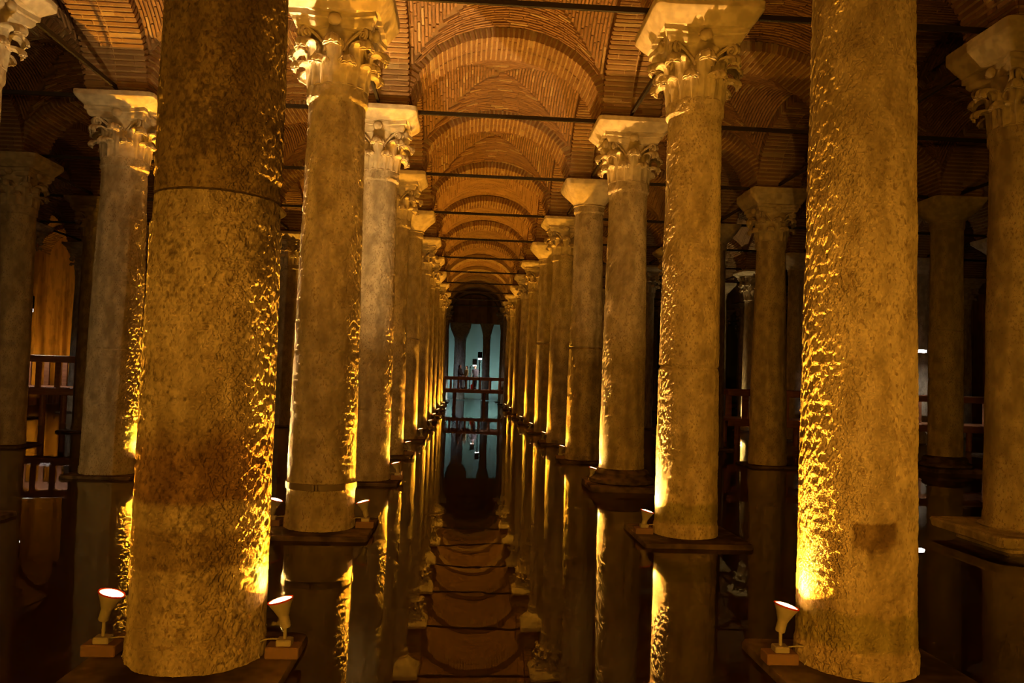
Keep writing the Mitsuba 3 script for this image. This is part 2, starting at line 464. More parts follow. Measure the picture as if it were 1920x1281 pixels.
# brick arches: across the channel (True) at row k between lanes i and i + 1, and along it (False) on lane i between rows k and k + 1
for i in range(-4, 7):
    for k in range(-2, 14):
        for along_x in (True, False):
            cx, cy = ((i + 0.5) * S, k * S) if along_x else (i * S, (k + 0.5) * S)
            if not (X_LEFT - 0.5 < cx < X_RIGHT) or not (-11 < cy < Y_BACK): continue
            seen = any(in_view((cx + a * (1.9 if along_x else 0.5), cy + b * (0.5 if along_x else 1.9), z)) for a in (-1, 0, 1) for b in (-1, 0, 1) for z in (7.3, 8.6))
            key = numbered('ceiling__arch')
            put(key, arch_core(cx, cy, along_x, 28 if seen else 14), 'm_arch', smooth=40)
            if not seen or np.hypot(cx - CX, cy - CY) > 45: continue
            C, EU, EW, EN, tone, ring = arch_bricks(cx, cy, along_x, rng)
            want = np.zeros(len(C), bool)
            if (i, k, along_x) in SINGLE and single < 300:
                side = SINGLE[(i, k, along_x)]
                want = np.ones(len(C), bool) if side is None else ring == side
                px, py, pd = project(C)
                want &= (px > -20) & (px < 1940) & (py > -20)
                idx = np.flatnonzero(want)[:300 - single]
                want[:] = False; want[idx] = True; single += len(idx)
                for n, q in enumerate(idx):
                    v, f = boxes(C[q], EU[q], EW[q], EN[q])
                    put(f'{key}__brick' + (f'_{n:03d}' if n else ''), (v, f), 'm_brick', color=np.repeat(tone[q:q + 1], 8, 0))
            o = ~want
            v, f = boxes(C[o], EU[o], EW[o], EN[o])
            stuff(v, f, np.repeat(tone[o], 8, 0))
# brick piers between the impost blocks and the arches
for i in range(-3, 6):
    for k in range(-2, 14):
        put(numbered('ceiling__pier'), box(i * S - AH + 0.02, i * S + AH - 0.02, k * S - AH + 0.02, k * S + AH - 0.02, 7.10, 8.3), 'm_mortar')
put('ceiling__brick', (np.vstack(scene_bricks_v), np.vstack(scene_bricks_f)), 'm_brick', color=np.vstack(scene_bricks_c))
tag('ceiling__brick', 'thin bricks of the vaults and arches in courses', kind='stuff')
put('ceiling__roof', box(X_LEFT - 3, X_RIGHT + 3, Y_FRONT - 0.4, Y_BACK + 0.4, 9.4, 9.6), 'm_mortar')


# ------------------------------------------------------------------ columns
def shaft(rb, rt, z0, z1, seg, nz, amp, seed, foot=0.025, collar=0.03, grooves=(), rough=0.0, belly=1.4, cx=0.0, cy=0.0):
    z = np.linspace(z0, z1, nz)
    extra = [g for q in grooves for g in np.linspace(q[0] - 2.2 * q[2], q[0] + 2.2 * q[2], 9)]
    ends = [z0 + 0.005, z0 + 0.10, z0 + 0.13, z0 + 0.16, z1 - 0.20, z1 - 0.17, z1 - 0.14, z1 - 0.005]
    z = np.unique(np.round(np.concatenate([z, extra, ends]), 4))
    z = z[(z >= z0) & (z <= z1)]
    t = (z - z0) / (z1 - z0)
    r = rb + (rt - rb) * t ** belly
    r = r + foot * np.clip((z0 + 0.16 - z) / 0.04, 0, 1) + collar * np.clip((z - z1 + 0.20) / 0.04, 0, 1)
    a = np.arange(seg) * 2 * np.pi / seg
    P = np.stack([np.cos(a)[None] * r[:, None], np.sin(a)[None] * r[:, None], np.repeat(z[:, None], seg, 1)], -1)
    W = P + [cx * 3.1, cy * 1.7, seed * 5.3]
    d = amp * (meshkit.fbm(W * [4, 4, 2.2], 3, seed) - 0.5) * 2
    if rough:
        d = d - rough * (0.008 * np.clip((meshkit.noise(W * [38, 38, 24], seed + 3) - 0.46) / 0.22, 0, 1) + 0.005 * (meshkit.noise(W * [50, 50, 32], seed + 4) - 0.5))
    for q in grooves:
        zz = P[..., 2] + 0.03 * (meshkit.noise(np.stack([np.cos(a) * 2.2, np.sin(a) * 2.2, a * 0 + q[0]], -1), seed)[None] - 0.5)
        d = d - q[1] * np.exp(-((zz - q[0]) / q[2]) ** 2)
        if len(q) > 3:
            d = d + q[3] * (zz > q[0])
    u = np.stack([np.cos(a), np.sin(a), 0 * a], -1)
    return rings(P + d[..., None] * u[None])


def squircle(half, e, n):
    a = (np.arange(n) + 0.5) * 2 * np.pi / n
    c, s = np.cos(a), np.sin(a)
    return np.stack([half * np.sign(c) * np.abs(c) ** (2 / e), half * np.sign(s) * np.abs(s) ** (2 / e)], 1)


def block(levels, n=56, amp=0.012, seed=0):
    """Loft of rounded squares (half, exponent, z), worn by noise."""
    g = []
    for h, e, z in levels:
        g.append(np.column_stack([squircle(h, e, n), np.full(n, z)]))
    g = np.array(g)
    d = meshkit.fbm(g * 5 + seed * 7.7, 3, seed) - 0.5
    c = g[..., :2] / np.maximum(np.linalg.norm(g[..., :2], axis=-1, keepdims=True), 1e-6)
    g[..., :2] += c * (d * 2 * amp)[..., None]
    g[..., 2] += (meshkit.noise(g * 4 + 3 + seed, seed) - 0.5) * amp * 1.6
    return rings(g)


def refine_levels(levels, m=4):
    out = []
    for a, b in zip(levels[:-1], levels[1:]):
        for t in np.arange(m) / m:
            out.append(tuple(np.array(a) * (1 - t) + np.array(b) * t))
    return out + [levels[-1]]


def bell_r(z, rn):
    t = np.clip(z / 0.72, 0, 1)
    return rn * 0.98 + (0.40 - rn * 0.98) * t ** 2.2


def leaf(h, w, rn, curl=1.0, nu=15, nv=17, tip=0.72):
    """One acanthus leaf of the capital, facing +x, its foot at z = 0."""
    u = np.linspace(-1, 1, nu); v = np.linspace(0, 1, nv)
    rho = 0.105 * h / 0.4 * curl
    k = 0.68
    out, z = np.zeros(nv), np.zeros(nv)
    lo = v < k
    z[lo] = (h - rho) * v[lo] / k
    out[lo] = 0.035 + 0.02 * v[lo] / k
    al = np.pi * (1 - (v[~lo] - k) / (1 - k) * 1.02)
    out[~lo] = 0.055 + rho * (1 + np.cos(al)); z[~lo] = h - rho + rho * np.sin(al)
    lob = 1 - 0.26 * np.abs(np.sin(np.pi * v * 4.0)) ** 0.6
    wid = w * (0.72 + 0.36 * np.sin(np.pi * np.clip(v / 0.85, 0, 1)) ** 0.8) * lob
    wid *= np.where(v > 0.74, 1 - (1 - tip) * (v - 0.74) / 0.26, 1)
    U, V = np.meshgrid(u, v)
    rib = 0.010 * np.cos(U * np.pi * 3 + 0.8 * np.sin(V * 9)) * V + 0.018 * np.exp(-(U / 0.13) ** 2) - 0.035 * np.abs(U) ** 2.2
    O = out[:, None] + rib
    Z = z[:, None] - 0.05 * h * np.abs(U) ** 1.5 * (V > 0.2) + 0 * U
    sheets = []
    for th in (0.0, -0.035):
        R = bell_r(z[:, None], rn) + O + th * (1 - 0.55 * (V > k))
        R = np.maximum(R, 0.1)
        A = U * wid[:, None] / (bell_r(z[:, None], rn) + out[:, None] * 0.5)
        sheets.append(np.stack([R * np.cos(A), R * np.sin(A), Z + (th * 0.8 * (V > k))], -1))
    top, bot = sheets
    g = np.concatenate([top, bot[:, ::-1]], 1)
    return rings(g)


def corner_volute(rn):
    """The two curling stems that meet under one corner of the abacus, facing the diagonal."""
    parts = []
    for s in (-1, 1):
        t = np.linspace(0, 1, 12)
        stem = np.column_stack([0.36 + 0.20 * t ** 2, s * (0.16 * (1 - t) ** 1.3 + 0.035), 0.44 + 0.30 * t ** 0.7])
        a = np.linspace(0.5 * np.pi, -2.6 * np.pi, 26)
        rr = np.linspace(0.085, 0.012, 26)
        curl = np.column_stack([0.56 + rr * np.cos(a) + 0.0, np.full(26, s * 0.035), 0.655 + rr * np.sin(a)])
        parts.append(tube(np.vstack([stem, curl]), 0.024, 7))
    return join(*parts)


def rotz(mesh, a):
    c, s = math.cos(a), math.sin(a)
    return mesh[0] @ np.array([[c, -s, 0], [s, c, 0], [0, 0, 1]]).T, mesh[1]


def abacus():
    a = np.arange(64) * 2 * np.pi / 64
    def outline(h):
        pts = []
        for q in range(4):
            for t in np.linspace(-1, 1, 15)[:-1] if True else ():
                x, y = h * t * 0.93, h * (0.82 + 0.18 * t * t)
                c, s = math.cos(q * np.pi / 2), math.sin(q * np.pi / 2)
                pts.append((x * c + y * s, -x * s + y * c))
        return np.array(pts)[::-1]
    g = [np.column_stack([outline(h), np.full(56, z)]) for h, z in ((0.46, 0.73), (0.51, 0.745), (0.545, 0.80), (0.545, 0.845), (0.585, 0.86), (0.585, 0.935))]
    body = rings(np.array(g))
    bosses = []
    for q in range(4):
        b = trimesh.creation.icosphere(2, 1.0)
        v = b.vertices * [0.06, 0.09, 0.085] + [0.49, 0, 0.83]
        bosses.append(rotz((v, b.faces), q * np.pi / 2))
    return body, bosses


CAP_CACHE = {}


def capital_parts(lod, rn):
    key = (lod, round(rn, 2))
    if key in CAP_CACHE: return CAP_CACHE[key]
    nu, nv = {0: (17, 19), 1: (9, 12), 2: (5, 8)}[lod]
    seg = {0: 48, 1: 32, 2: 20}[lod]
    bell = lathe([(rn * 1.04, -0.01), (rn * 1.10, 0.015), (rn * 1.04, 0.04)] + [(float(bell_r(z, rn)), z) for z in np.linspace(0.05, 0.70, 8)] + [(0.44, 0.76)], seg)
    body, bosses = abacus()
    lows, highs, corners = [], [], []
    for q in range(8):
        lows.append(rotz(leaf(0.36, 0.152 * rn / 0.37, rn, 1.05, nu, nv, 0.85), q * np.pi / 4 + np.pi / 8))
        highs.append(rotz(leaf(0.61, 0.170, rn, 0.74, nu, nv, 0.85), q * np.pi / 4))
    for q in range(4):
        corners.append(rotz(corner_volute(rn), q * np.pi / 2 + np.pi / 4))
    CAP_CACHE[key] = (bell, body, bosses, lows, highs, corners)
    return CAP_CACHE[key]


BOWL = {(1, 3), (0, 4), (1, 5), (3, 3), (3, 5), (2, 4), (4, 5), (0, 7), (1, 8), (-1, 7), (4, 4), (2, 7), (0, 10), (1, 11), (-2, 6), (5, 5), (3, 7)}
# measured: lane, row -> lower radius, upper radius, shift of the axis in x
SPEC = {(0, 0): (0.478, 0.425, -0.03), (1, 0): (0.43, 0.36, -0.02), (0, 1): (0.452, 0.375, -0.03), (1, 1): (0.425, 0.365, 0.03),
        (0, 2): (0.43, 0.36, 0.0), (1, 2): (0.445, 0.375, 0.09), (-1, 2): (0.515, 0.40, 0.0), (1, 3): (0.45, 0.365, 0.04),
        (0, 3): (0.40, 0.34, -0.08), (0, 4): (0.38, 0.33, -0.02), (-2, 3): (0.47, 0.42, 0.22), (2, 3): (0.48, 0.36, 0.03),
        (3, 3): (0.43, 0.40, -0.04), (2, 1): (0.47, 0.41, -0.08), (-2, 4): (0.40, 0.36, -0.05)}
LANE_NAME = {-3: 'fourth row left of the channel', -2: 'third row left of the channel', -1: 'second row left of the channel',
             0: 'row on the left channel edge', 1: 'row on the right channel edge', 2: 'second row right of the channel',
             3: 'third row right of the channel', 4: 'fourth row right of the channel', 5: 'fifth row right of the channel'}
ORD = ['first', 'second', 'third', 'fourth', 'fifth', 'sixth', 'seventh', 'eighth', 'ninth', 'tenth', 'eleventh', 'twelfth', 'thirteenth', 'fourteenth']
SPECIAL = {(0, 0): 'thick dark-blotched stone column with a black crack round it, nearest on the left',
           (1, 0): 'thick pale stone column with a dark damp patch near its foot, nearest on the right',
           (0, 1): 'pitted stone column with an iron clamp round its foot, lit white on its left edge',
           (1, 1): 'golden stone column with a green tide mark at its foot and acanthus capital',
           (-1, 2): 'slender column with glowing acanthus capital just left of the thick blotched column',
           (2, 1): 'orange brown column on a heavy raised slab at the right edge of the photo',
           (1, 3): 'pale column in two drums with plain bowl capital, fourth right of the channel',
           (0, 4): 'column with a bright plain bowl capital, fifth on the left of the channel',
           (-2, 3): 'broad dim column cut by the left edge of the photo',
           (2, 3): 'dim column with acanthus capital between the two golden columns on the right',
           (3, 3): 'dim reddish column with plain capital and moulded base, right of the nearest pale column',
           (-1, 1): 'carved acanthus capital and column cut by the top left corner of the photo'}
TOPS = {(0, 1): 5.80, (1, 1): 5.87, (2, 1): 5.76, (2, 3): 5.78, (-2, 3): 5.85}
SKIP = set()
COLUMNS = {}


def make_column(i, k, x, y, label, rb, rt, ctype, lod, seed):
    key = numbered('column')
    COLUMNS[(i, k)] = (key, x, y, rb)
    tag(key, label, 'column', 'stone columns of the cistern', 'thing')
    seg, nz = {0: (220, 380), 1: (56, 60), 2: (24, 16)}[lod]
    if lod == 1 and (i, k) in ((0, 2), (1, 2), (-1, 2), (0, 3), (1, 3)): seg, nz = 140, 220
    mat = {(0, 0): 'm_stained', (1, 0): 'm_wet', (1, 1): 'm_wet'}.get((i, k), 'm_stone')
    if (i, k) == (0, 1): mat = 'm_stone'
    base_z = 0.18 if (i, k) == (2, 1) else FOOT
    top = 6.50 if ctype == 'bowl' else TOPS.get((i, k), 5.93)
    g = {(0, 0): [], (1, 3): [(2.81, 0.05, 0.02)], (0, 4): [(3.10, 0.05, 0.02)], (0, 1): [(2.25, 0.012, 0.02)], (1, 1): [(2.21, 0.028, 0.022)],
         (-1, 2): [(2.29, 0.010, 0.02)], (0, 2): [(1.28, 0.012, 0.02)], (3, 3): [(3.6, 0.02, 0.02), (2.3, 0.012, 0.02)], (1, 5): [(3.3, 0.04, 0.03)]}.get((i, k), [])
    mv = lambda m: shift(m, (x, y, 0))
    sm = 50
    if (i, k) == (0, 0):                       # two drums, the upper one a little narrower
        zc = 3.24
        rc = rb + (rt - rb) * ((zc - base_z) / (top - base_z)) ** 1.4
        low = shaft(rb, rc + 0.004, base_z, zc, seg, 260, 0.012, 11, 0.008, -0.016, rough=1.2, belly=1.2)
        put(f'{key}__shaft', mv(low), mat, smooth=sm); labels[f'{key}__shaft'] = {'label': 'blotched lower drum under the crack'}
        up = shaft(rc, rt, zc + 0.012, top, seg, 200, 0.012, 12, -0.014, 0.03, rough=1.2, belly=1.2)
        put(f'{key}__shaft_001', mv(up), mat, smooth=sm); labels[f'{key}__shaft_001'] = {'label': 'dark upper drum over the crack'}
    else:
        put(f'{key}__shaft', mv(shaft(rb, rt, base_z, top, seg, nz, 0.010 if lod == 0 else 0.013, seed, 0.014, 0.035, g, rough=1.0 if lod == 0 else 1.6 if seg == 140 else 0.0, cx=i, cy=k)), mat, smooth=sm)
    if (i, k) == (0, 1):
        put(f'{key}__clamp', mv(lathe([(rb + 0.008, 0.46), (rb + 0.016, 0.462), (rb + 0.016, 0.545), (rb + 0.008, 0.547)], 64)), 'm_clamp', smooth=30)
        tag(f'{key}__clamp', 'flat iron clamp band')
        put(f'{key}__clamp_bolt', join(bevel_box(x - 0.04, x + 0.0, y - rb - 0.06, y - rb + 0.0, 0.46, 0.55, 0.006), bevel_box(x + 0.01, x + 0.04, y - rb - 0.06, y - rb + 0.0, 0.465, 0.545, 0.006)), 'm_clamp')
    # plinth slab at the water line
    if (i, k) == (2, 1):
        put(f'{key}__base', join(shift(block(refine_levels([(0.60, 16, -0.4), (0.60, 16, -0.08), (0.72, 16, -0.02), (0.84, 18, 0.0), (0.86, 18, 0.10), (0.84, 18, 0.125)]), 72, 0.015, 3), (x, y, 0)),
                                 shift(lathe([(0.50, 0.12), (0.54, 0.15), (0.50, 0.19)], 40), (x, y, 0))), 'm_stone', smooth=35)
    elif ctype == 'moulded' or (i, k) in ((3, 3), (1, 2)):
        put(f'{key}__base', mv(join(block([(0.70, 14, -0.4), (0.70, 14, -0.02), (0.68, 12, 0.0)], 56, 0.012, seed),
                                    lathe([(0.60, -0.02), (0.66, 0.02), (0.66, 0.08), (0.58, 0.12), (0.54, 0.16), (0.56, 0.20), (0.52, 0.25), (rb, 0.28)], 40))), 'm_slab', smooth=35)
    else:
        half = 0.72 if lod == 0 else 0.64
        oy = -0.22 if k == 0 else 0.0
        lv = [(half, 22, -0.5), (half, 22, -0.09), (half - 0.01, 20, -0.065), (half - 0.03, 18, FOOT)]
        put(f'{key}__base', shift(block(lv, 72 if lod == 0 else 40, 0.012, seed), (x, y + oy, 0)), 'm_slab', smooth=30)
    # capital and impost
    if ctype == 'bowl':
        lv = [(rt + 0.02, 2, top - 0.03), (rt + 0.05, 2, top + 0.0), (rt + 0.03, 2, top + 0.03), (rt + 0.09, 2.3, top + 0.12), (rt + 0.19, 3, top + 0.24), (rt + 0.27, 5, top + 0.36), (0.68, 9, top + 0.46), (0.70, 14, top + 0.50), (0.71, 16, 7.10)]
        put(f'{key}__capital', mv(block(lv, 72 if lod < 2 else 32, 0.010, seed)), 'm_carved', smooth=40)
        labels[f'{key}__capital'] = {'label': 'plain bowl capital'}
        return
    if lod == 2:
        bell, body, bosses, lows, highs, corners = capital_parts(2, rt)
        put(f'{key}__capital', shift(join(bell, body, *bosses, *lows, *highs, *corners), (x, y, top)), 'm_carved', smooth=40)
    else:
        bell, body, bosses, lows, highs, corners = capital_parts(0 if np.hypot(x - CX, y - CY) < 17.5 else 1, rt)
        ck = f'{key}__capital'
        mz = lambda m: shift(m, (x, y, top))
        put(ck, mz(join(bell, body)), 'm_carved', smooth=40)
        labels[ck] = {'label': 'carved acanthus capital'}
        for n, m in enumerate(lows + highs):
            put(f'{ck}__leaf' + (f'_{n:03d}' if n else ''), mz(m), 'm_carved', smooth=50)
        for n, m in enumerate(corners):
            put(f'{ck}__volute' + (f'_{n:03d}' if n else ''), mz(m), 'm_carved', smooth=50)
        for n, m in enumerate(bosses):
            put(f'{ck}__boss' + (f'_{n:03d}' if n else ''), mz(m), 'm_carved', smooth=50)
    z0 = top + 0.925
    lv = refine_levels([(0.59, 14, z0), (0.61, 14, z0 + 0.03), (0.67, 14, z0 + 0.30 * (7.12 - z0)), (0.725, 14, z0 + 0.52 * (7.12 - z0)), (0.742, 16, z0 + 0.62 * (7.12 - z0)), (0.745, 16, 7.10)], 3)
    put(f'{key}__impost', mv(block(lv, 88 if lod == 0 else 56 if lod == 1 else 32, 0.016, seed + 5)), 'm_carved', smooth=35)


for k in ROWS:
    for i in LANES:
        if (i, k) in SKIP: continue
        rb, rt, dx = SPEC.get((i, k), (0.42 + 0.03 * math.sin(i * 3.1 + k * 1.7), 0.36 + 0.015 * math.sin(i * 1.3 + k * 2.9), 0.0))
        x, y = i * S + dx, k * S
        vis = [project((x + a, y, z)) for z in (-0.1, 3.0, 6.4, 7.0) for a in (-0.7, 0.7)]
        if not any(-60 < p[0] < 1980 and -20 < p[1] < 1300 and p[2] > 1 for p in vis): continue
        ctype = 'bowl' if (i, k) in BOWL else 'leafy'
        dist = np.hypot(x - CX, y - CY)
        lod = 0 if (i, k) in ((0, 0), (1, 0), (0, 1), (1, 1)) else 1 if dist < 26 else 2
        lab = SPECIAL.get((i, k)) or f"{'plain bowl capital' if ctype == 'bowl' else 'carved capital'} column, {ORD[k]} from the camera, {LANE_NAME[i]}"
        make_column(i, k, x, y, lab, rb, rt, ctype, lod, 20 + k * 13 + i)
for n, (x, y, r, zt, lab) in enumerate([(1.28, 62.0, 0.50, 5.0, 'broad pier-like column dark against the teal wall at the far end'),
                                        (3.52, 62.0, 0.32, 5.3, 'slim column dark against the right part of the teal wall')]):
    key = numbered('column')
    tag(key, lab, 'column', 'stone columns of the cistern', 'thing')
    put(f'{key}__shaft', shift(shaft(r, r * 0.95, FOOT, zt, 32, 20, 0.01, 90 + n), (x, y, 0)), 'm_stone', smooth=50)
    put(f'{key}__capital', shift(block([(r * 0.95, 2, zt - 0.02), (r * 1.05, 2.2, zt + 0.15), (r * 1.35, 3, zt + 0.5), (r * 1.75, 7, zt + 1.0), (r * 1.8, 12, 6.4)], 40, 0.01, n), (x, y, 0)), 'm_carved', smooth=40)

# ------------------------------------------------------------------ iron tie rods
ZR = 7.21
tie_names = {-3: 'across the third aisle left of the channel', -2: 'across the second aisle left of the channel', -1: 'across the first aisle left of the channel',
             0: 'across the central channel', 1: 'across the first aisle right of the channel', 2: 'across the second aisle right of the channel',
             3: 'across the third aisle right of the channel', 4: 'across the fourth aisle right of the channel'}
for k in range(1, 12):
    for i in range(-3, 5):
        a, b = ((i * S + AH - 0.05, k * S, ZR), ((i + 1) * S - AH + 0.05, k * S, ZR))
        if not any(in_view(p, 0) for p in (a, b, ((a[0] + b[0]) / 2, k * S, ZR))) or (abs(i) > 2 and k > 7): continue
        key = numbered('tie_rod')
        put(key, bar(a, b, 0.05, 0.075), 'm_iron')
        tag(key, f'black iron tie rod {tie_names[i]}, {ORD[k - 1]} from the camera', 'tie rod', 'iron tie rods between the arches')
for k in range(0, 8):
    for i in range(-3, 5):
        if i == 0 and k > 3 or i == 1 and k > 4: continue
        a, b = ((i * S, k * S + AH - 0.05, ZR + 0.0), (i * S, (k + 1) * S - AH + 0.05, ZR + 0.0))
        if not any(in_view(p, 0) for p in (a, b)): continue
        key = numbered('tie_rod')
        put(key, bar(a, b, 0.05, 0.075), 'm_iron')
        tag(key, f'tie rod pointing away from the camera, {ORD[k]} above the {LANE_NAME[i]}', 'tie rod', 'iron tie rods between the arches')


# ------------------------------------------------------------------ floodlights
def floodlight(x, y, z, toward, label, group=None, rgb=AMBER, power=1.0, slab=FOOT, scale=1.0, glow=14.0, cable=True, core=1.0):
    """A reflector lamp on a short stalk, on a brick; its lens looks up and leans toward the column."""
    key = numbered('floodlight')
    tag(key, label, 'floodlight', group)
    t = np.array([toward[0], toward[1], 0.0]); t /= np.linalg.norm(t)
    axis = t * 0.26 + np.array([0, 0, 1.0]); axis /= np.linalg.norm(axis)
    M = np.eye(4); M[:3, :3] = frame(axis) * scale
    c = np.array([x, y, z]); M[:3, 3] = c
    put(f'{key}__head', xform(lathe([(0.030, -0.20), (0.036, -0.19), (0.036, -0.12), (0.045, -0.10), (0.070, -0.045), (0.086, -0.015), (0.088, 0.0), (0.082, 0.002), (0.080, -0.006)], 28), M), 'm_lamp', smooth=35)
    lens = lathe([(0.079, -0.004), (0.079, 0.0), (0.060, 0.010), (0.030, 0.015), (0.004, 0.016)], 28)
    put(f'{key}__lens', xform(lens, M), 'm_lamp', smooth=35, emitter={'type': 'area', 'radiance': {'type': 'rgb', 'value': [float(q) for q in (rgb * glow + 0.12 * glow) * DIM]}, 'sampling_weight': 0.06})
    put(f'{key}__rim', xform(rings(np.array([[(math.cos(a) * r, math.sin(a) * r, zz) for a in np.linspace(0, 2 * np.pi, 29)[:-1]] for r, zz in ((0.089, -0.006), (0.094, -0.003), (0.094, 0.004), (0.089, 0.006))]), caps=False), M), 'm_red', smooth=True)
    foot = c - axis * 0.17 * scale
    zb = slab + 0.085
    put(f'{key}__stalk', tube([(foot[0], foot[1], zb + 0.02), (foot[0], foot[1], max(foot[2] - 0.03, zb + 0.03)), tuple(foot + axis * 0.03)], 0.013 * scale, 8), 'm_lamp', smooth=40)
    put(f'{key}__base', join(bevel_box(foot[0] - 0.055, foot[0] + 0.055, foot[1] - 0.05, foot[1] + 0.05, zb - 0.005, zb + 0.045, 0.008)), 'm_lamp')
    put(f'{key}__brick', bevel_box(foot[0] - 0.125, foot[0] + 0.115, foot[1] - 0.075, foot[1] + 0.075, slab + 0.001, zb, 0.008), 'm_claybrick')
    if cable:
        s = np.linspace(0, 1, 12)[:, None]
        p0, p1 = np.array([foot[0] + 0.05, foot[1], zb + 0.03]), np.array([foot[0] + 0.16 * (1 if t[0] > 0 else -1), foot[1] - 0.06, slab + 0.006])
        put(f'{key}__cable', tube(p0 * (1 - s) + p1 * s + np.array([0.10 * (1 if t[0] > 0 else -1), 0, 0.06]) * np.sin(np.pi * s), 0.006, 6), 'm_lamp', smooth=True)
    pos = c + axis * 0.03
    spot(f'beam_{key}', pos, pos + axis, rgb * BEAM * power, 64, 3, 1.0)          # the reflector's wide spill
    spot(f'core_{key}', pos, pos + np.array([0, 0, 1.0]) + t * 0.10, rgb * CORE * power * core, 13, 3, 0.7)   # and its narrow core up the shaft


def foot_light(i, k, side, label, dz=0.30, power=1.0, rgb=AMBER, dy=-0.06, gap=0.12, **kw):
    key, x, y, rb = COLUMNS[(i, k)]
    floodlight(x + side * (rb + gap), y + dy, dz, (-side, -dy), label, 'floodlights at the feet of the columns', rgb, power, **kw)


foot_light(0, 0, 1, 'floodlight on a brick at the right foot of the nearest blotched column', 0.34, 1.0, core=0.7)
foot_light(0, 0, -1, 'floodlight with looped cable at the left foot of the nearest blotched column', 0.37, 0.9)
foot_light(1, 0, -1, 'floodlight on a brick beside the nearest pale column on the right', 0.36, 1.15, gap=0.13, core=0.45)
foot_light(0, 1, 1, 'floodlight at the right foot of the column with the iron clamp', 0.28, 1.0)
foot_light(0, 1, -1, 'whitish floodlight at the left foot of the column with the iron clamp', 0.28, 4.0, WARM)
foot_light(1, 1, -1, 'floodlight at the left foot of the golden column with the green tide mark', 0.24, 1.4, PALE)
foot_light(-1, 2, 1, 'floodlight at the right foot of the slender column behind the blotched one', 0.26, 2.2)
for k in range(2, 10):
    for i, s in ((0, 1), (1, -1)):
        if (i, k) == (1, 7): continue
        foot_light(i, k, s, rgb=PALE if (i, k) == (1, 2) else AMBER, label=f"floodlight at the foot of the {ORD[k]} column on the {'left' if i == 0 else 'right'} edge of the channel", dz=0.26,
                   power=1.3 if k == 2 else 1.0, cable=k < 4, core=1.0 if k == 2 else 0.6, **({'gap': 0.09} if (i, k) in ((1, 3), (1, 4)) else {}))
foot_light(-1, 5, 1, 'small floodlight seen between the two nearest columns on the left', 0.26, 1.0, cable=False)
foot_light(3, 6, -1, 'pale floodlight far back between the golden column and the dim carved column', 0.26, 0.7, WARM * [0.9, 1, 1.1], cable=False, core=0.15)

# ------------------------------------------------------------------ walkways
def walkway(label, x0, x1, y0, y1, deck, rail, posts, wpost=0.11):
    key = numbered('walkway')
    tag(key, label, 'walkway')
    put(f'{key}__deck', bevel_box(x0, x1, y0, y1, deck - 0.09, deck, 0.01), 'm_wood')
    put(f'{key}__edge_beam', bevel_box(x0, x1, y0 - 0.05, y0 + 0.03, deck - 0.26, deck - 0.02, 0.01), 'm_wood')
    for n, (yy, s) in enumerate(((y0, 1), (y1, -1))):
        put(f'{key}__handrail' + (f'_{n:03d}' if n else ''), bevel_box(x0, x1, yy - 0.05 * s - 0.05, yy - 0.05 * s + 0.10, rail - 0.23, rail, 0.02), 'm_wood')
    m = 0
    for x in posts:
        for yy in (y0 + 0.02, y1 - 0.02):
            put(f'{key}__post' + (f'_{m:03d}' if m else ''), bevel_box(x - wpost / 2, x + wpost / 2, yy - 0.04, yy + 0.04, deck - 0.01, rail - 0.20, 0.008), 'm_wood')
            m += 1
    m = 0
    for x in np.arange(x0 + 0.4, x1, 2.1):
        for yy in (y0 + 0.2, y1 - 0.2):
            put(f'{key}__pile' + (f'_{m:03d}' if m else ''), shift(lathe([(0.10, -0.95), (0.10, deck - 0.08)], 12), (x, yy, 0)), 'm_wood')
            m += 1
    return key


walkway('red brown wooden walkway with railing crossing the far end of the central channel', -3.5, 9.0, 50.4, 52.6, 1.01, 1.88, [-2.6, -1.6, -0.6, 0.35, 0.8, 1.35, 1.9, 2.4, 2.9, 3.6, 4.3, 5.2, 6.4, 7.6, 8.6])
walkway('wooden walkway with railing behind the columns on the left', -18.9, -10.6, 21.4, 23.2, 1.17, 2.22, np.arange(-18.5, -10.6, 0.62), 0.17)
walkway('wooden walkway with railing behind the columns on the right', 11.0, 28.9, 21.4, 23.2, 0.80, 1.82, np.arange(11.6, 28.8, 1.45), 0.22)
walkway('distant wooden walkway with railing between the golden column and the dim carved column', 17.6, 27.0, 50.4, 52.6, 0.55, 1.60, np.arange(18.0, 27.0, 0.9))


def lamp_post(label, x, y, z0, z1, head, rgb, boxy=True, arm=0.0, power=6.0):
    key = numbered('lamp_post')
    tag(key, label, 'lamp post')
    put(f'{key}__pole', tube([(x, y, z0), (x, y, z1 - 0.15), (x + arm * 0.35, y, z1 - 0.03), (x + arm, y, z1)] if arm else [(x, y, z0), (x, y, (z0 + z1) / 2), (x, y, z1)], 0.03, 8), 'm_black', smooth=40)
    hx = x + arm
    if boxy:
        put(f'{key}__box', bevel_box(hx - 0.15, hx + 0.15, y - 0.1, y + 0.1, z1 + 0.02, z1 + 0.44, 0.02), 'm_black')
    put(f'{key}__lamp', bevel_box(hx - 0.14, hx + 0.14, y - 0.11, y + 0.09, z1 - 0.10, z1 + 0.01, 0.02), 'm_lamp',
        emitter={'type': 'area', 'radiance': {'type': 'rgb', 'value': [float(q) for q in np.asarray(rgb) * power * DIM]}, 'sampling_weight': 0.1})


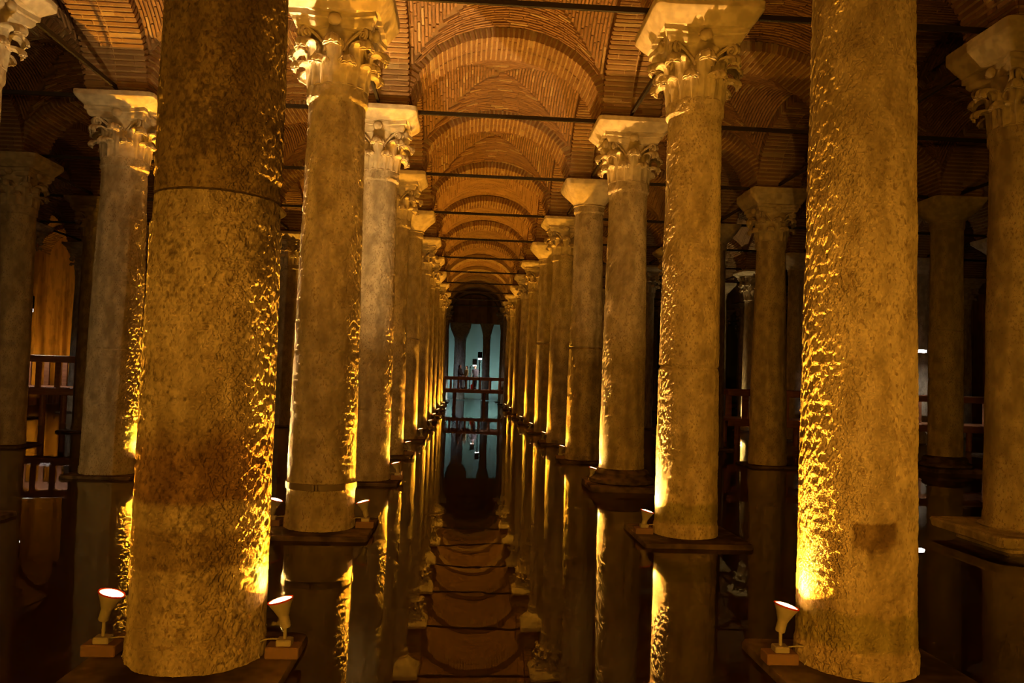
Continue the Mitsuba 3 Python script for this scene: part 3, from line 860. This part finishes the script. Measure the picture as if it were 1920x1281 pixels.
COOL = np.array([1.0, 0.93, 0.86])
lamp_post('black lamp post with white lamp standing on the far walkway', 2.80, 50.3, 1.0, 3.22, None, COOL, power=10)
lamp_post('small curved lamp post with dark box beside the walking man', 2.15, 52.5, 1.0, 2.75, None, COOL, arm=0.32, power=2)
lamp_post('lamp post with white lamp under a black box on the left walkway', -12.80, 21.5, 1.17, 3.75, None, COOL, power=9)
lamp_post('lamp post with a bright white arm lamp on the right walkway', 17.55, 21.5, 0.80, 3.42, None, COOL, boxy=False, arm=0.42, power=9)

# light of the teal end wall and of the walls behind the side walkways
spot('end_wall_light', (-0.6, 63.2, 0.6), (0.2, 66, 3.2), TEAL * 26 * DIM, 60, 30)
spot('end_wall_light_2', (5.2, 63.2, 0.6), (3.6, 66, 3.2), TEAL * 26 * DIM, 60, 30)
spot('end_wall_light_3', (0.6, 57.0, 0.4), (0.2, 66, 1.6), np.array([0.5, 0.7, 1.0]) * 24 * DIM, 40, 20)
spot('left_wall_light', (-16.4, 33.5, 0.4), (-19, 34.5, 4.5), AMBER * 27 * DIM, 60, 30)
spot('left_wall_light_2', (-16.4, 38.5, 0.4), (-19, 38.0, 4.5), AMBER * 27 * DIM, 60, 30)
spot('left_deck_light', (-13.15, 22.0, 3.6), (-13.4, 22.6, 1.1), COOL * 16 * DIM, 75, 50)
spot('right_deck_light', (18.0, 22.0, 3.3), (18.0, 22.6, 0.8), COOL * 12 * DIM, 75, 50)
spot('far_deck_light', (2.8, 51.0, 3.1), (2.6, 51.6, 1.0), COOL * 5 * DIM, 75, 50)


# ------------------------------------------------------------------ people on the far walkway
def limb_hull(chains):
    import manifold3d as m3
    parts = []
    def ball(p, r):
        return m3.Manifold.sphere(r, 14).translate([float(q) for q in p])
    for ch in chains:
        for (p, r), (q, s) in zip(ch[:-1], ch[1:]):
            parts.append(m3.Manifold.batch_hull([ball(p, r), ball(q, s)]))
    m = m3.Manifold.batch_boolean(parts, m3.OpType.Add).to_mesh()
    t = trimesh.Trimesh(m.vert_properties[:, :3], m.tri_verts)
    trimesh.smoothing.filter_taubin(t, iterations=6)
    return np.array(t.vertices), np.array(t.faces)


scene['m_skin'] = {'type': 'twosided', 'b': diffuse((0.55, 0.34, 0.24))}
scene['m_hair'] = {'type': 'twosided', 'b': diffuse((0.04, 0.03, 0.025))}
for nm, c in dict(shirt_grey=(0.22, 0.20, 0.24), trousers=(0.05, 0.05, 0.07), coat=(0.05, 0.035, 0.03), top_tan=(0.36, 0.28, 0.14), jeans=(0.09, 0.08, 0.10)).items():
    scene['m_' + nm] = {'type': 'twosided', 'b': diffuse(c)}


def person(x, y, z, h, face, label, top, legs, hair, swing=0.0, arms=0.0):
    key = numbered('person')
    tag(key, label, 'person')
    c, s = math.cos(face), math.sin(face)
    k = h / 1.72
    def P(a, b, zz): return (x + (a * c - b * s) * k, y + (a * s + b * c) * k, z + zz * k)   # a forward, b left
    body = [[(P(0, 0, 0.95), 0.135 * k), (P(0, 0, 1.12), 0.125 * k), (P(0.01, 0, 1.32), 0.15 * k), (P(0, 0, 1.44), 0.07 * k), (P(0.01, 0, 1.50), 0.055 * k), (P(0.02, 0, 1.60), 0.095 * k), (P(0.015, 0, 1.63), 0.088 * k)],
            [(P(0.10, 0, 1.58), 0.018 * k), (P(0.115, 0, 1.555), 0.016 * k)]]
    sleeves, trous, shoes = [], [], []
    for sd in (-1, 1):
        sw = swing * sd
        arm = [(P(0, 0.19 * sd, 1.38), 0.055 * k), (P(-0.02 + 0.10 * arms, 0.24 * sd, 1.11), 0.045 * k), (P(0.08 + 0.22 * arms - sw * 0.3, 0.21 * sd, 0.90 + 0.16 * arms), 0.034 * k), (P(0.11 + 0.26 * arms - sw * 0.35, 0.20 * sd, 0.83 + 0.18 * arms), 0.036 * k)]
        leg = [(P(0, 0.09 * sd, 0.92), 0.095 * k), (P(0.04 + sw * 0.5, 0.10 * sd, 0.50), 0.062 * k), (P(sw * 0.9, 0.10 * sd, 0.09), 0.042 * k)]
        body += [[(P(0, 0, 1.36), 0.12 * k)] + arm, [(P(0, 0, 0.95), 0.12 * k)] + leg, [leg[-1], (P(sw * 0.9 + 0.13, 0.10 * sd, 0.035), 0.036 * k)]]
        sleeves.append([(P(0, 0, 1.36), 0.13 * k)] + [(p, r + 0.012 * k) for p, r in arm[:3]])
        trous.append([(P(0, 0, 0.95), 0.135 * k)] + [(p, r + 0.014 * k) for p, r in leg])
    put(key + '__body', limb_hull(body), 'm_skin', smooth=True)
    put(key + '__top', limb_hull([[(P(0, 0, 0.93), 0.15 * k), (P(0, 0, 1.12), 0.145 * k), (P(0.01, 0, 1.32), 0.165 * k), (P(0, 0, 1.41), 0.085 * k)]] + sleeves), top, smooth=True)
    for n, ch in enumerate(body[3:]):
        if len(ch) == 2: shoes.append([(p, r + 0.012 * k) for p, r in ch])
    put(key + '__shoes', limb_hull(shoes), 'm_hair', smooth=True)
    put(key + '__trousers', limb_hull(trous), legs, smooth=True)
    if hair:
        put(key + '__hair', limb_hull([[(P(-0.015, 0, 1.635), 0.098 * k), (P(-0.045, 0, 1.58), 0.085 * k), (P(-0.06, 0, 1.50 if hair > 1 else 1.56), 0.06 * k)]]), 'm_hair', smooth=True)
    return key


person(2.52, 51.6, 1.01, 1.70, -1.9, 'bald man in a grey shirt standing on the far walkway beside the lamp post', 'm_shirt_grey', 'm_trousers', 0, 0.15, 0.6)
person(1.42, 51.3, 1.01, 1.70, -0.4, 'dark-haired person in a dark coat, left of the pair on the far walkway', 'm_coat', 'm_jeans', 2, 0.1, 0.7)
person(1.90, 51.9, 1.01, 1.66, 3.6, 'dark-haired person in a tan top, right of the pair on the far walkway', 'm_top_tan', 'm_trousers', 2, 0.1, 0.3)
bag = put('shoulder_bag', bevel_box(2.22, 2.38, 51.35, 51.47, 1.012, 1.36, 0.03), 'm_red')
tag('shoulder_bag', 'red bag standing by the feet of the man in grey on the far walkway', 'bag')
